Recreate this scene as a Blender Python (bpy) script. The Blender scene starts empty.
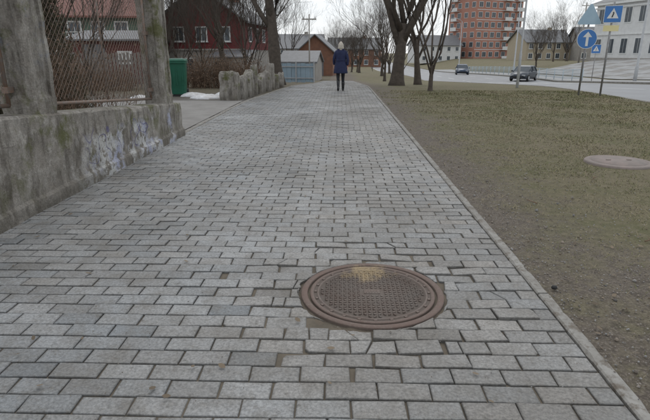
import bpy, math, random
from mathutils import Vector, Matrix, noise
R = math.radians
scene = bpy.context.scene

# ------------------------------------------------------------------ materials
def newmat(name):
    m = bpy.data.materials.new(name); m.use_nodes = True
    nt = m.node_tree; nt.nodes.clear()
    out = nt.nodes.new('ShaderNodeOutputMaterial'); b = nt.nodes.new('ShaderNodeBsdfPrincipled')
    nt.links.new(b.outputs[0], out.inputs[0])
    return m, nt, b
def N(nt, t, **kw):
    n = nt.nodes.new(t)
    for k, v in kw.items():
        setattr(n, k, v)
    return n
def noise_n(nt, vec, scale, detail=4, rough=.6):
    n = N(nt, 'ShaderNodeTexNoise'); n.inputs['Scale'].default_value = scale
    n.inputs['Detail'].default_value = detail; n.inputs['Roughness'].default_value = rough
    if vec is not None: nt.links.new(vec, n.inputs['Vector'])
    return n.outputs[0]
def rng(nt, val, a, b, c=0., d=1.):
    n = N(nt, 'ShaderNodeMapRange'); n.inputs[1].default_value = a; n.inputs[2].default_value = b
    n.inputs[3].default_value = c; n.inputs[4].default_value = d
    nt.links.new(val, n.inputs[0]); return n.outputs[0]
def mth(nt, op, a, b=None):
    n = N(nt, 'ShaderNodeMath', operation=op)
    for i, v in enumerate((a, b)):
        if v is None: continue
        if isinstance(v, (int, float)): n.inputs[i].default_value = v
        else: nt.links.new(v, n.inputs[i])
    return n.outputs[0]
def mix(nt, fac, a, b, mode='MIX'):
    n = N(nt, 'ShaderNodeMix', data_type='RGBA', blend_type=mode)
    for i, v in ((0, fac), (6, a), (7, b)):
        if isinstance(v, (int, float)): n.inputs[i].default_value = v
        elif isinstance(v, tuple): n.inputs[i].default_value = (v[0], v[1], v[2], 1)
        else: nt.links.new(v, n.inputs[i])
    return n.outputs[2]
def bump(nt, b, h, s=.3, d=.01):
    n = N(nt, 'ShaderNodeBump'); n.inputs['Strength'].default_value = s; n.inputs['Distance'].default_value = d
    nt.links.new(h, n.inputs['Height']); nt.links.new(n.outputs[0], b.inputs['Normal'])
def objv(nt):
    return N(nt, 'ShaderNodeTexCoord').outputs['Object']
def posxyz(nt):
    g = N(nt, 'ShaderNodeNewGeometry'); s = N(nt, 'ShaderNodeSeparateXYZ')
    nt.links.new(g.outputs['Position'], s.inputs[0]); return g.outputs['Position'], s.outputs[0], s.outputs[1], s.outputs[2]
def M(name, c1, c2=None, scale=6., rough=.8, metal=0., bs=.3, bd=.01):
    m, nt, b = newmat(name)
    if c2 is None: c2 = tuple(x * .72 for x in c1)
    v = objv(nt)
    n1 = noise_n(nt, v, scale, 6, .65)
    nt.links.new(mix(nt, rng(nt, n1, .32, .68), c1, c2), b.inputs['Base Color'])
    b.inputs['Roughness'].default_value = rough; b.inputs['Metallic'].default_value = metal
    if bs: bump(nt, b, noise_n(nt, v, scale * 5, 4), bs, bd)
    return m

def mat_brick():
    m, nt, b = newmat('paving_brick')
    a = N(nt, 'ShaderNodeVertexColor', layer_name='Col')
    P, x, y, z = posxyz(nt)
    big = noise_n(nt, P, .7, 6, .62); fine = noise_n(nt, P, 75, 5, .75); mid = noise_n(nt, P, 5.5, 7, .78); spk = noise_n(nt, P, 24, 5, .75)
    c = mix(nt, rng(nt, big, .36, .64), a.outputs[0], (.66, .64, .61), 'MULTIPLY')
    c = mix(nt, rng(nt, mid, .46, .68, 0, .65), c, (.130, .118, .100))
    c = mix(nt, rng(nt, spk, .54, .70, 0, .6), c, (.112, .100, .084))
    c = mix(nt, .75, c, mix(nt, rng(nt, fine, .3, .7), (.38, .38, .38), (1.5, 1.49, 1.48)), 'MULTIPLY')
    nt.links.new(c, b.inputs['Base Color'])
    nt.links.new(rng(nt, mid, .3, .7, .85, .55), b.inputs['Roughness'])
    bump(nt, b, mth(nt, 'ADD', fine, spk), .6, .004)
    return m
def mat_ground():
    m, nt, b = newmat('ground')
    P, x, y, z = posxyz(nt)
    n1 = noise_n(nt, P, 1.3, 6, .65); n2 = noise_n(nt, P, 14, 6, .75); n3 = noise_n(nt, P, 90, 4, .7); n0 = noise_n(nt, P, .45, 4, .6)
    grass = mix(nt, rng(nt, n1, .40, .62), (.160, .138, .075), (.112, .108, .048))
    grass = mix(nt, rng(nt, n0, .5, .62, 0, .6), grass, (.165, .135, .085))
    grass = mix(nt, rng(nt, n2, .45, .7), grass, (.20, .17, .11))
    soil = mix(nt, rng(nt, n2, .35, .7), (.092, .074, .057), (.18, .15, .12))
    soil = mix(nt, rng(nt, n3, .52, .7, 0, .7), soil, (.28, .25, .215))
    d = mth(nt, 'ADD', x, rng(nt, n1, .3, .7, -.75, .75)); d = mth(nt, 'ADD', d, rng(nt, n2, .3, .7, -.5, .5))
    right = mix(nt, rng(nt, d, 1.2, 2.2), soil, grass)
    yard = mix(nt, rng(nt, n1, .35, .65), (.17, .16, .15), (.115, .10, .082))
    yard = mix(nt, rng(nt, n2, .5, .75, 0, .6), yard, (.21, .20, .19))
    c = mix(nt, rng(nt, x, -1.0, -.9), yard, right)
    far = rng(nt, y, 14, 17)
    lefft = rng(nt, x, -1., -.9, 1, 0)
    c = mix(nt, mth(nt, 'MULTIPLY', far, lefft), c, mix(nt, rng(nt, n2, .4, .7), (.13, .105, .07), (.105, .10, .06)))
    c = mix(nt, .5, c, mix(nt, rng(nt, n3, .3, .7), (.4, .4, .4), (1.4, 1.4, 1.4)), 'MULTIPLY')
    nt.links.new(c, b.inputs['Base Color']); b.inputs['Roughness'].default_value = .95
    hh = mth(nt, 'ADD', n2, mth(nt, 'MULTIPLY', n3, .5))
    bump(nt, b, hh, .8, .03)
    return m
def mat_wall(name='old_concrete', paint=True):
    m, nt, b = newmat(name)
    P, x, y, z = posxyz(nt)
    n1 = noise_n(nt, P, 2.2, 8, .7); n2 = noise_n(nt, P, 9, 8, .75); n3 = noise_n(nt, P, 70, 4, .7)
    c = mix(nt, rng(nt, n1, .35, .65), (.37, .345, .31), (.20, .178, .150))
    c = mix(nt, rng(nt, n2, .46, .68, 0, .8), c, (.43, .41, .375))
    mp = N(nt, 'ShaderNodeMapping'); mp.inputs['Scale'].default_value = (5, 5, 1.3); nt.links.new(P, mp.inputs[0])
    st = noise_n(nt, mp.outputs[0], 1.3, 7, .75)
    c = mix(nt, rng(nt, st, .47, .66, 0, .9), c, (.080, .068, .054))
    ms = noise_n(nt, P, 3.1, 5, .7)
    c = mix(nt, mth(nt, 'MULTIPLY', rng(nt, ms, .52, .64, 0, .85), rng(nt, z, .1, .5, .3, 1)), c, (.10, .105, .028))
    c = mix(nt, mth(nt, 'MULTIPLY', rng(nt, z, .02, .22, .8, 0), rng(nt, n2, .35, .55)), c, (.10, .088, .07))
    if paint:
        g = mth(nt, 'MULTIPLY', rng(nt, y, 4.4, 5.2), rng(nt, n2, .44, .50))
        g = mth(nt, 'MULTIPLY', g, rng(nt, noise_n(nt, P, 2.7, 3, .5), .45, .53))
        g = mth(nt, 'MULTIPLY', g, rng(nt, z, .50, .40))
        c = mix(nt, mth(nt, 'MULTIPLY', g, .78), c, mix(nt, rng(nt, n1, .45, .55), (.40, .42, .55), (.62, .62, .61)))
        # thin dark spray-paint scribble (iso-line of a distorted noise)
        nn = noise_n(nt, P, 3.6, 1, .3); line = rng(nt, mth(nt, 'ABSOLUTE', mth(nt, 'SUBTRACT', nn, .5)), .006, .013, 1, 0)
        line = mth(nt, 'MULTIPLY', line, mth(nt, 'MULTIPLY', rng(nt, y, 4.7, 4.9), rng(nt, y, 6.6, 6.4)))
        line = mth(nt, 'MULTIPLY', line, mth(nt, 'MULTIPLY', rng(nt, z, .14, .18), rng(nt, z, .56, .50)))
        c = mix(nt, mth(nt, 'MULTIPLY', line, .75), c, (.10, .09, .20))
        g2 = mth(nt, 'MULTIPLY', rng(nt, y, 4.5, 4.4), rng(nt, y, 4.05, 4.1)); g2 = mth(nt, 'MULTIPLY', g2, rng(nt, noise_n(nt, P, 4, 5, .7), .54, .62)); g2 = mth(nt, 'MULTIPLY', g2, rng(nt, z, 1.1, 1.3, 0, .4))
        c = mix(nt, g2, c, (.12, .18, .30))
    c = mix(nt, .6, c, mix(nt, rng(nt, n3, .3, .7), (.5, .5, .5), (1.3, 1.3, 1.3)), 'MULTIPLY')
    nt.links.new(c, b.inputs['Base Color']); b.inputs['Roughness'].default_value = .92
    bump(nt, b, mth(nt, 'ADD', n2, mth(nt, 'MULTIPLY', n3, .4)), .9, .025)
    return m
def mat_iron():
    m, nt, b = newmat('rusty_iron')
    v = objv(nt); s = N(nt, 'ShaderNodeSeparateXYZ'); nt.links.new(v, s.inputs[0])
    n1 = noise_n(nt, v, 7, 6, .7); n2 = noise_n(nt, v, 60, 5, .7)
    c = mix(nt, rng(nt, n1, .35, .65), (.122, .084, .068), (.155, .132, .118))
    c = mix(nt, rng(nt, n2, .45, .7, 0, .7), c, (.225, .19, .165))
    ln = N(nt, 'ShaderNodeVectorMath', operation='LENGTH'); nt.links.new(v, ln.inputs[0])
    c = mix(nt, mth(nt, 'MULTIPLY', rng(nt, ln.outputs['Value'], .29, .34, 0, .6), rng(nt, n1, .4, .6, .2, 1)), c, (.125, .066, .048))
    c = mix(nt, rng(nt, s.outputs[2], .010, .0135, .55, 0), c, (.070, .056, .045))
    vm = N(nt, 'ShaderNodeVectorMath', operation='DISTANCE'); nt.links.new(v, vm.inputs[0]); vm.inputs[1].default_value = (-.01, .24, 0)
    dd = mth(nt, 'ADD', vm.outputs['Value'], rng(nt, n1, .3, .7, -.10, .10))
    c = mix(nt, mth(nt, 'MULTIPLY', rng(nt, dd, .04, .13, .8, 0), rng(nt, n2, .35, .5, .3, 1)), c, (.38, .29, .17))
    nt.links.new(c, b.inputs['Base Color']); b.inputs['Metallic'].default_value = .0
    nt.links.new(rng(nt, n2, .3, .7, .7, .92), b.inputs['Roughness'])
    bump(nt, b, n2, .5, .003)
    return m
def mat_kerb():
    m, nt, b = newmat('kerb_concrete')
    P, x, y, z = posxyz(nt)
    n1 = noise_n(nt, P, 4, 6, .7); n2 = noise_n(nt, P, 40, 5, .75)
    c = mix(nt, rng(nt, n1, .35, .65), (.31, .30, .28), (.20, .188, .168))
    c = mix(nt, rng(nt, n2, .5, .65, 0, .6), c, (.13, .115, .095))
    c = mix(nt, rng(nt, noise_n(nt, P, 9, 6, .75), .52, .62, 0, .85), c, (.125, .103, .08))
    nt.links.new(c, b.inputs['Base Color']); b.inputs['Roughness'].default_value = .92
    bump(nt, b, n2, .6, .006); return m
def mat_attr(name, rough=.9):
    m, nt, b = newmat(name)
    a = N(nt, 'ShaderNodeVertexColor', layer_name='Col')
    nt.links.new(a.outputs[0], b.inputs['Base Color']); b.inputs['Roughness'].default_value = rough
    return m
def mat_facebrick():
    m, nt, b = newmat('red_brickwork')
    v = objv(nt)
    n1 = noise_n(nt, v, .4, 5); n2 = noise_n(nt, v, 5, 4)
    c = mix(nt, rng(nt, n1, .35, .65), (.40, .19, .14), (.33, .155, .115))
    c = mix(nt, rng(nt, n2, .4, .7, 0, .5), c, (.44, .26, .20))
    nt.links.new(c, b.inputs['Base Color']); b.inputs['Roughness'].default_value = .9
    return m
def mat_boards(name, c1, c2, sc=7., axis='x'):
    m, nt, b = newmat(name)
    v = objv(nt)
    w = N(nt, 'ShaderNodeTexWave', wave_type='BANDS', bands_direction='Z' if axis == 'z' else 'X', wave_profile='SAW')
    w.inputs['Scale'].default_value = sc / 6.28 * 2; w.inputs['Distortion'].default_value = .05
    nt.links.new(v, w.inputs[0])
    n1 = noise_n(nt, v, 2.5, 6)
    c = mix(nt, rng(nt, n1, .35, .65), c1, c2)
    c = mix(nt, rng(nt, w.outputs[1], .86, 1., 0, .75), c, tuple(k * .25 for k in c1))
    nt.links.new(c, b.inputs['Base Color']); b.inputs['Roughness'].default_value = .75
    bump(nt, b, w.outputs[1], .4, .01)
    return m

BRICK = mat_brick(); GROUND = mat_ground(); WALL = mat_wall(); BLOCKC = mat_wall('weathered_block', False); IRON = mat_iron()
BED = M('joint_sand', (.095, .080, .060), (.15, .125, .095), 9, .95)
KERB = mat_kerb()
ASPH = M('asphalt', (.22, .225, .235), (.17, .17, .175), 1.2, .5)
ASPHD = M('old_asphalt', (.19, .18, .17), (.26, .25, .235), 2.5, .85)
PAINT = M('road_paint', (.72, .72, .70), (.5, .5, .49), 5, .7)
PAVE = M('paving_far', (.33, .33, .33), (.26, .26, .255), 1.5, .85)
BARK = M('bark', (.085, .070, .055), (.15, .125, .10), 9, .95, bs=.8, bd=.03)
BARKD = M('bark_dark', (.060, .048, .040), (.11, .09, .072), 9, .95, bs=.8, bd=.03)
TWIG = M('twig', (.19, .125, .082), (.12, .08, .055), 5, .9, bs=0)
STEEL = M('galvanised_steel', (.30, .31, .32), (.22, .20, .19), 12, .5, .6)
RUSTW = M('wire', (.20, .185, .175), (.24, .15, .10), 30, .6, .3, bs=0)
PALE = M('pale_pole', (.44, .45, .46), (.35, .36, .37), 6, .6)
GLASS = M('window_glass', (.035, .045, .055), (.06, .075, .09), 3, .12, bs=0)
WHITE = M('white_paint', (.72, .73, .72), (.60, .60, .58), 5, .6)
WPLAST = M('white_stucco', (.66, .66, .65), (.56, .56, .55), 2, .85)
GPLAST = M('grey_stucco', (.27, .25, .23), (.36, .34, .31), 2, .9)
ROOFG = M('roof_sheet', (.17, .175, .185), (.12, .12, .125), 3, .6)
REDW = mat_boards('red_boards', (.18, .034, .034), (.135, .028, .028), 7, 'z')
GREENW = mat_boards('green_boards', (.11, .17, .125), (.085, .13, .10), 7, 'z')
BLUEF = mat_boards('blue_sheet', (.33, .43, .51), (.28, .37, .44), 20, 'x')
ORANGE = mat_boards('rust_boards', (.24, .115, .07), (.18, .09, .06), 8, 'x')
FBRICK = mat_facebrick()
BINM = M('green_plastic', (.010, .11, .065), (.008, .085, .05), 6, .45, bs=.1)
BLACK = M('black_rubber', (.02, .02, .02), (.03, .03, .03), 6, .7)
SNOW = M('old_snow', (.72, .73, .76), (.46, .44, .42), 7, .6)
SIGNB = M('sign_blue', (.04, .18, .48), (.04, .15, .40), 3, .4, bs=0)
SIGNK = M('sign_back', (.34, .47, .56), (.28, .40, .50), 3, .45, bs=0)
YEL = M('sign_yellow', (.72, .64, .36), (.65, .58, .3), 3, .5, bs=0)

# ------------------------------------------------------------------ mesh helpers
class MB:
    def __init__(s): s.v = []; s.f = []; s.m = []; s.sm = []
    def poly(s, pts, mi=0):
        o = len(s.v); s.v += [tuple(p) for p in pts]; s.f.append(tuple(range(o, o + len(pts)))); s.m.append(mi); s.sm.append(False)
    def loft(s, rings, mi=0, cap=True, smooth=False):
        o = len(s.v); n = len(rings[0])
        for r in rings: s.v += [tuple(p) for p in r]
        for i in range(len(rings) - 1):
            for j in range(n):
                a = o + i * n + j; b = o + i * n + (j + 1) % n
                s.f.append((a, b, b + n, a + n)); s.m.append(mi); s.sm.append(smooth)
        if cap:
            s.f.append(tuple(range(o + n - 1, o - 1, -1))); s.m.append(mi); s.sm.append(False)
            e = o + (len(rings) - 1) * n
            s.f.append(tuple(range(e, e + n))); s.m.append(mi); s.sm.append(False)
    def box(s, c, d, mi=0, rz=0., ch=0., taper=1.):
        x, y, z = d[0] / 2, d[1] / 2, d[2] / 2; cr, sr = math.cos(rz), math.sin(rz)
        def ring(zz, k, ins=0.):
            out = []
            for px, py in ((-x, -y), (x, -y), (x, y), (-x, y)):
                px = px * k - math.copysign(ins, px); py = py * k - math.copysign(ins, py)
                out.append((c[0] + px * cr - py * sr, c[1] + px * sr + py * cr, c[2] + zz))
            return out
        if ch: s.loft([ring(-z, 1, ch), ring(-z + ch, 1), ring(z - ch, taper), ring(z, taper, ch)], mi)
        else: s.loft([ring(-z, 1), ring(z, taper)], mi)
    def tube(s, pts, rad, n=6, mi=0, cap=True, smooth=True):
        rings = []
        L = len(pts)
        for i in range(L):
            a = pts[max(i - 1, 0)]; b = pts[min(i + 1, L - 1)]
            dx, dy, dz = b[0] - a[0], b[1] - a[1], b[2] - a[2]
            l = math.sqrt(dx * dx + dy * dy + dz * dz) or 1; dx /= l; dy /= l; dz /= l
            if abs(dz) < .95: ux, uy, uz = dy, -dx, 0.
            else: ux, uy, uz = 0., dz, -dy
            l = math.sqrt(ux * ux + uy * uy + uz * uz) or 1; ux /= l; uy /= l; uz /= l
            vx, vy, vz = dy * uz - dz * uy, dz * ux - dx * uz, dx * uy - dy * ux
            r = rad[i] if isinstance(rad, (list, tuple)) else rad
            p = pts[i]; rg = []
            for k in range(n):
                t = 2 * math.pi * k / n; c = math.cos(t) * r; q = math.sin(t) * r
                rg.append((p[0] + ux * c + vx * q, p[1] + uy * c + vy * q, p[2] + uz * c + vz * q))
            rings.append(rg)
        s.loft(rings, mi, cap, smooth)
    def disc(s, c, r, h, n=32, mi=0, axis='z', smooth=False):
        def rg(t):
            o = []
            for k in range(n):
                a = 2 * math.pi * k / n; p, q = math.cos(a) * r, math.sin(a) * r
                o.append((c[0] + p, c[1] + q, c[2] + t) if axis == 'z' else ((c[0] + p, c[1] - t, c[2] + q) if axis == 'y' else (c[0] + t, c[1] + p, c[2] + q)))
            return o
        s.loft([rg(0), rg(h)], mi, True, smooth)
    def build(s, name, mats, parent=None, loc=(0, 0, 0), rz=0., col=None):
        me = bpy.data.meshes.new(name); me.from_pydata(s.v, [], s.f)
        for m in mats: me.materials.append(m)
        me.polygons.foreach_set('material_index', s.m); me.polygons.foreach_set('use_smooth', s.sm)
        if col is not None:
            ca = me.color_attributes.new('Col', 'FLOAT_COLOR', 'POINT')
            flat = []
            for c in col: flat += [c[0], c[1], c[2], 1.]
            ca.data.foreach_set('color', flat)
        me.update()
        o = bpy.data.objects.new(name, me); scene.collection.objects.link(o)
        o.location = loc; o.rotation_euler = (0, 0, rz)
        if parent: o.parent = parent
        return o
def empty(name, loc=(0, 0, 0), rz=0.):
    o = bpy.data.objects.new(name, None); scene.collection.objects.link(o)
    o.location = loc; o.rotation_euler = (0, 0, rz); o.empty_display_size = .2
    return o

def sst(t):
    t = max(0., min(1., t)); return t * t * (3 - 2 * t)
def H(x, y):
    if y < 18: z = 0.
    elif y < 22: z = -.045 * (y - 18) ** 2 / 8
    elif y < 50: z = -.045 * (y - 20)
    elif y < 120: z = -1.35 - 1.25 * sst((y - 50) / 70) 
    else: z = -2.6
    z += 1.9 * sst((x - 24) / 14) * sst((y - 22) / 25)
    return z
PL, PR = -2.48, 1.075
def left(y):
    return PL + .62 * max(0, min(1, (y - 13.5) / 6.5)) + .55 * max(0, min(1, (y - 21) / 7))

# ------------------------------------------------------------------ ground
ys = [-60, -30, -15, -8, -4] + [i * 1. for i in range(-2, 60)] + [62 + i * 4 for i in range(18)] + [150, 180, 220, 300, 420, 600, 900]
RX0, RX1 = 8.2, 20.5
xs = [-500, -300, -200, -120, -80, -50, -36, -28, -22, -18, -15, -12, -10, -8, -6, -5, -4, -3.3, -2.7, PL + .02, -1, 0, PR + .02, PR + .06, 1.6, 2.2, 3, 4, 5, 6, 7, 8, RX0 - .02, RX0 + .02, 10, 13, 17, RX1 - .02, RX1 + .02, 22, 24, 26, 28, 30, 32, 36, 42, 50, 65, 80, 120, 200, 300, 500]
mb = MB()
for y in ys:
    for x in xs:
        z = H(x, y) - .006
        if (PL + .01 < x < PR + .05) and -1.5 < y < 46: z -= .07
        if RX0 < x < RX1: z -= .17
        if x < -2.6 or (x > 1.3 and x < 8.): z += .02 * noise.noise((x * .8, y * .8, 0))
        mb.v.append((x, y, z))
nx = len(xs)
for j in range(len(ys) - 1):
    for i in range(nx - 1):
        a = j * nx + i
        mb.f.append((a, a + 1, a + 1 + nx, a + nx)); mb.m.append(0); mb.sm.append(False)
mb.build('ground', [GROUND])

def strip(name, x0f, x1f, y0, y1, dz, mats, step=1.):
    b = MB(); y = y0
    while y < y1 - 1e-6:
        yn = min(y1, y + step)
        x0, x1 = x0f(y), x1f(y); X0, X1 = x0f(yn), x1f(yn)
        b.poly([(x0, y, H(x0, y) + dz), (x1, y, H(x1, y) + dz), (X1, yn, H(X1, yn) + dz), (X0, yn, H(X0, yn) + dz)])
        y = yn
    return b.build(name, mats)

strip('path_bedding', lambda y: PL, lambda y: PR, -2, 46, -.011, [BED])
strip('verge_soil', lambda y: PL - .04, lambda y: left(y) - .06, 14, 45, -.004, [GROUND])
strip('driveway', lambda y: -8.5, lambda y: PL - .09, 8.0, 13.6, .018, [ASPHD])
strip('road', lambda y: RX0, lambda y: RX1, -20, 230, -.12, [ASPH])
b = MB()
for s0 in range(-2, 30):
    y = s0 * 7.
    for cx in (12.2, 16.3):
        zz = lambda y: H(cx, y) - .116
        b.poly([(cx - .07, y, zz(y)), (cx + .07, y, zz(y)), (cx + .07, y + 3, zz(y + 3)), (cx - .07, y + 3, zz(y + 3))])
for k in range(-10, 100):
    y = k * 2.
    b.poly([(8.5, y, H(8.5, y) - .116), (8.62, y, H(8.5, y) - .116), (8.62, y + 2, H(8.5, y + 2) - .116), (8.5, y + 2, H(8.5, y + 2) - .116)])
for k in range(13):
    x = 8.9 + k * .88
    b.poly([(x, 38, H(x, 38) - .112), (x + .42, 38, H(x, 38) - .112), (x + .42, 42, H(x, 42) - .112), (x, 42, H(x, 42) - .112)])
b.build('road_marking', [PAINT])
for x in (RX0 - .07, RX1 + .07):
    b = MB()
    for k in range(-10, 120):
        y = k * 1.0; x0, x1 = x - .07, x + .07
        z0, z1 = H(x, y) + .012, H(x, y + .985) + .012
        b.loft([[(x0, y, z0 - .3), (x1, y, z0 - .3), (x1, y, z0 - .01), (x1 - .01, y, z0), (x0 + .01, y, z0), (x0, y, z0 - .01)],
                [(x0, y + .985, z1 - .3), (x1, y + .985, z1 - .3), (x1, y + .985, z1 - .01), (x1 - .01, y + .985, z1), (x0 + .01, y + .985, z1), (x0, y + .985, z1 - .01)]])
    b.build('road_kerb', [KERB])
strip('far_pavement', lambda y: RX1 + .15, lambda y: 25.5, 0, 120, .02, [PAVE])
b = MB()
for i in range(14):
    for j in range(16):
        x0 = 26 + i * 1.5; y0 = 40 + j * 2.2
        q = [(x0, y0), (x0 + 1.46, y0), (x0 + 1.46, y0 + 2.16), (x0, y0 + 2.16)]
        b.poly([(a_, c_, H(a_, c_) + .05) for a_, c_ in q], 1 if (i + j) % 3 == 0 else 0)
b.build('paved_square', [PAVE, ASPHD])

# ------------------------------------------------------------------ brick path
MX, MY, MR = .185, 2.50, .385
rnd = random.Random(5)
mb = MB(); cols = []
def zsurf(x, y):
    d = math.hypot(x - MX, y - MY)
    return H(x, y) + .008 * noise.noise((x * .9, y * .9, 3)) + .003 * noise.noise((x * 4, y * 4, 7)) - .006 * max(0, 1 - abs(d - .5) / .25) * max(0, noise.noise((x * 3, y * 3, 12)) + .4)
def put(cs, cx, cy, tz, tx, ty, c):
    def ring(ins, dz):
        o = []
        for x, y in cs:
            d = math.hypot(x - cx, y - cy) or 1
            k = max(.2, 1 - ins / d * 1.2)
            xx, yy = cx + (x - cx) * k, cy + (y - cy) * k
            o.append((xx, yy, zsurf(cx, cy) + tz + (xx - cx) * tx + (yy - cy) * ty + dz - (H(cx, cy) - H(cx, yy))))
        return o
    n0 = len(mb.v)
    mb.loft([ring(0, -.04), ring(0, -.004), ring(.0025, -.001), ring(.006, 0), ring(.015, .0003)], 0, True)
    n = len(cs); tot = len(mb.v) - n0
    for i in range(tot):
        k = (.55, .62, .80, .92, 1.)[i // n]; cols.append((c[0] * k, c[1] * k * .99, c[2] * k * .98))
def add_brick(x0, x1, y0, y1):
    cx, cy = (x0 + x1) / 2, (y0 + y1) / 2
    dm = math.hypot(cx - MX, cy - MY)
    near = dm < .75
    if dm < MR - .05: return
    hole = math.hypot((cx + .05), (cy - 2.13) * 1.5) < .10
    if hole: return
    if near and rnd.random() < .14:
        x0 += rnd.uniform(0, .022); y1 -= rnd.uniform(0, .012)
    if -1.0 < cx < .0 and 2.6 < cy < 2.95 and rnd.random() < .2: x1 -= rnd.uniform(.01, .035)
    j = .0022 if not near else .0042
    rot = rnd.gauss(0, .009 if not near else .024)
    cs = []
    for (x, y) in ((x0, y0), (x1, y0), (x1, y1), (x0, y1)):
        dx, dy = x - cx, y - cy
        cs.append((cx + dx - dy * rot + rnd.uniform(-j, j), cy + dy + dx * rot + rnd.uniform(-j, j)))
    if rnd.random() < (.10 if not near else .3):
        i = rnd.randrange(4); p = cs[i]; pa = cs[i - 1]; pb = cs[(i + 1) % 4]; la = math.hypot(pa[0] - p[0], pa[1] - p[1]); lb = math.hypot(pb[0] - p[0], pb[1] - p[1]); ka, kb = rnd.uniform(.006, .02) / la, rnd.uniform(.006, .02) / lb
        cs[i:i + 1] = [(p[0] + (pa[0] - p[0]) * ka, p[1] + (pa[1] - p[1]) * ka), (p[0] + (pb[0] - p[0]) * kb, p[1] + (pb[1] - p[1]) * kb)]
    tz = rnd.gauss(0, .0012 if not near else .003); tx = rnd.gauss(0, .010 if not near else .025); ty = rnd.gauss(0, .014 if not near else .035)
    g = .302 + rnd.gauss(0, .020) + .05 * noise.noise((cx * .7, cy * .35, 9)) + .035 * noise.noise((cx * 3, cy * 3, 2))
    w = rnd.gauss(0, .004)
    if rnd.random() < .04: g *= .80
    if rnd.random() < .03: g *= 1.12
    if 1.90 < cy < 2.13 and -.25 < cx < .75 and rnd.random() < .5: g *= 1.15
    if near: w += .005
    cool = .012 * sst((.6 - cx) / 2.)
    c = (g + w - cool * .8, g + .001, g - .002 - w + cool)
    pieces = [cs]
    if near and len(cs) == 4 and rnd.random() < .22:      # cracked across
        t1, t2 = rnd.uniform(.3, .7), rnd.uniform(.3, .7); gp = .012
        L = lambda a, b_, t: (a[0] + (b_[0] - a[0]) * t, a[1] + (b_[1] - a[1]) * t)
        pieces = [[cs[0], L(cs[0], cs[1], t1 - gp), L(cs[3], cs[2], t2 - gp), cs[3]], [L(cs[0], cs[1], t1 + gp), cs[1], cs[2], L(cs[3], cs[2], t2 + gp)]]
    for cs in pieces:
        if dm < MR + .14:
            out = []
            for i in range(len(cs)):
                a, b2 = cs[i], cs[(i + 1) % len(cs)]
                for k in range(5):
                    t = k / 5; x = a[0] + (b2[0] - a[0]) * t; y = a[1] + (b2[1] - a[1]) * t
                    d = math.hypot(x - MX, y - MY); lim = MR + .008 + .026 * abs(noise.noise((x * 11, y * 11, 1)))
                    if d < lim: x = MX + (x - MX) / d * lim; y = MY + (y - MY) / d * lim
                    out.append((x, y))
            cs = out; A = 0
            for i in range(len(cs)): p, q_ = cs[i], cs[(i + 1) % len(cs)]; A += p[0] * q_[1] - p[1] * q_[0]
            if abs(A) / 2 < .0022: continue
        qx = sum(p[0] for p in cs) / len(cs); qy = sum(p[1] for p in cs) / len(cs)
        put(cs, qx, qy, tz + (rnd.gauss(0, .0015) if len(pieces) > 1 else 0), tx, ty, c)
pitch = .1035; bl = .2045
row = 0; y = -1.5
while y < 45:
    off = (row % 2) * .5 * bl + rnd.uniform(-.012, .012)
    x = PL - off - .02; gap = .0032
    L_ = left(y)
    while x < PR:
        x0, x1 = max(x + gap, L_), min(x + bl - gap, PR - .004)
        if x1 - x0 > .04: add_brick(x0, x1, y + gap, y + pitch - gap + rnd.uniform(-.001, .001))
        x += bl
    row += 1; y += pitch
mb.build('brick_path', [BRICK], col=cols)

def edging(name, xf, w, y0, y1, seg, dz):
    b = MB(); y = y0
    while y < y1:
        x = xf(y); X = xf(y + seg); dj = rnd.uniform(-.003, .003); zj = rnd.uniform(-.003, .003) + dz
        rings = []
        for k in range(17):
            t = k / 16; yy = y + .003 + (seg - .006) * t; q = x + (X - x) * t; z = H(q, yy) + zj; x0, x1 = q + dj, q + w + dj
            c1 = .008 + .028 * max(0, noise.noise((yy * 8, 1, 1))); c2 = .007 + .014 * max(0, noise.noise((yy * 8, 5, 1)))
            rings.append([(x0, yy, z - .15), (x1, yy, z - .15), (x1, yy, z - c1), (x1 - c1, yy, z), (x0 + c2, yy, z), (x0, yy, z - c2)])
        b.loft(rings); y += seg
    return b.build(name, [KERB])
edging('path_edging', lambda y: PR + .004, .062, -1.5, 44, 1.0, .007)
edging('path_edging', lambda y: left(y) - .09, .085, 7.95, 44, 1.0, .012)

# ------------------------------------------------------------------ manhole cover
mh = empty('manhole_cover', (MX, MY, -.010))
def ringz(b, prof, n=96, mi=0):
    o = len(b.v); k = len(prof)
    for i in range(n):
        a = 2 * math.pi * i / n
        b.v += [(math.cos(a) * r, math.sin(a) * r, z) for r, z in prof]
    for i in range(n):
        for j in range(k - 1):
            a0 = o + i * k + j; a1 = o + ((i + 1) % n) * k + j
            b.f.append((a0, a1, a1 + 1, a0 + 1)); b.m.append(mi); b.sm.append(True)
b = MB(); ringz(b, [(.385, -.05), (.385, .012), (.382, .0155), (.354, .0155), (.350, .012), (.348, -.01)])
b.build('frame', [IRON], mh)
b = MB(); ringz(b, [(.337, -.01), (.337, .011), (.334, .0145), (.318, .0145), (.315, .009), (.300, .009), (.297, .0145), (.290, .0145), (.286, .008), (.15, .010), (.0001, .011)])
q = .0245; n = 12
for i in range(-n, n + 1):
    for j in range(-n, n + 1):
        x, y = i * q, j * q
        if math.hypot(x, y) > .272: continue
        if abs(x) < .05 and abs(y) < .028: continue
        b.box((x, y, .0115), (.019, .0085, .008), 0, .785 if (i + j) % 2 else -.785, taper=.7)
b.box((0, 0, .0115), (.09, .046, .007), 0, 0, taper=.92)
for k in range(5): b.box((-.03 + k * .015, 0, .0155), (.008, .022, .003))
for a in range(24):
    t = a / 24 * 6.283; b.box((math.cos(t) * .307, math.sin(t) * .307, .0115), (.012, .016, .006), 0, t)
b.build('cover', [IRON], mh)
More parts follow.
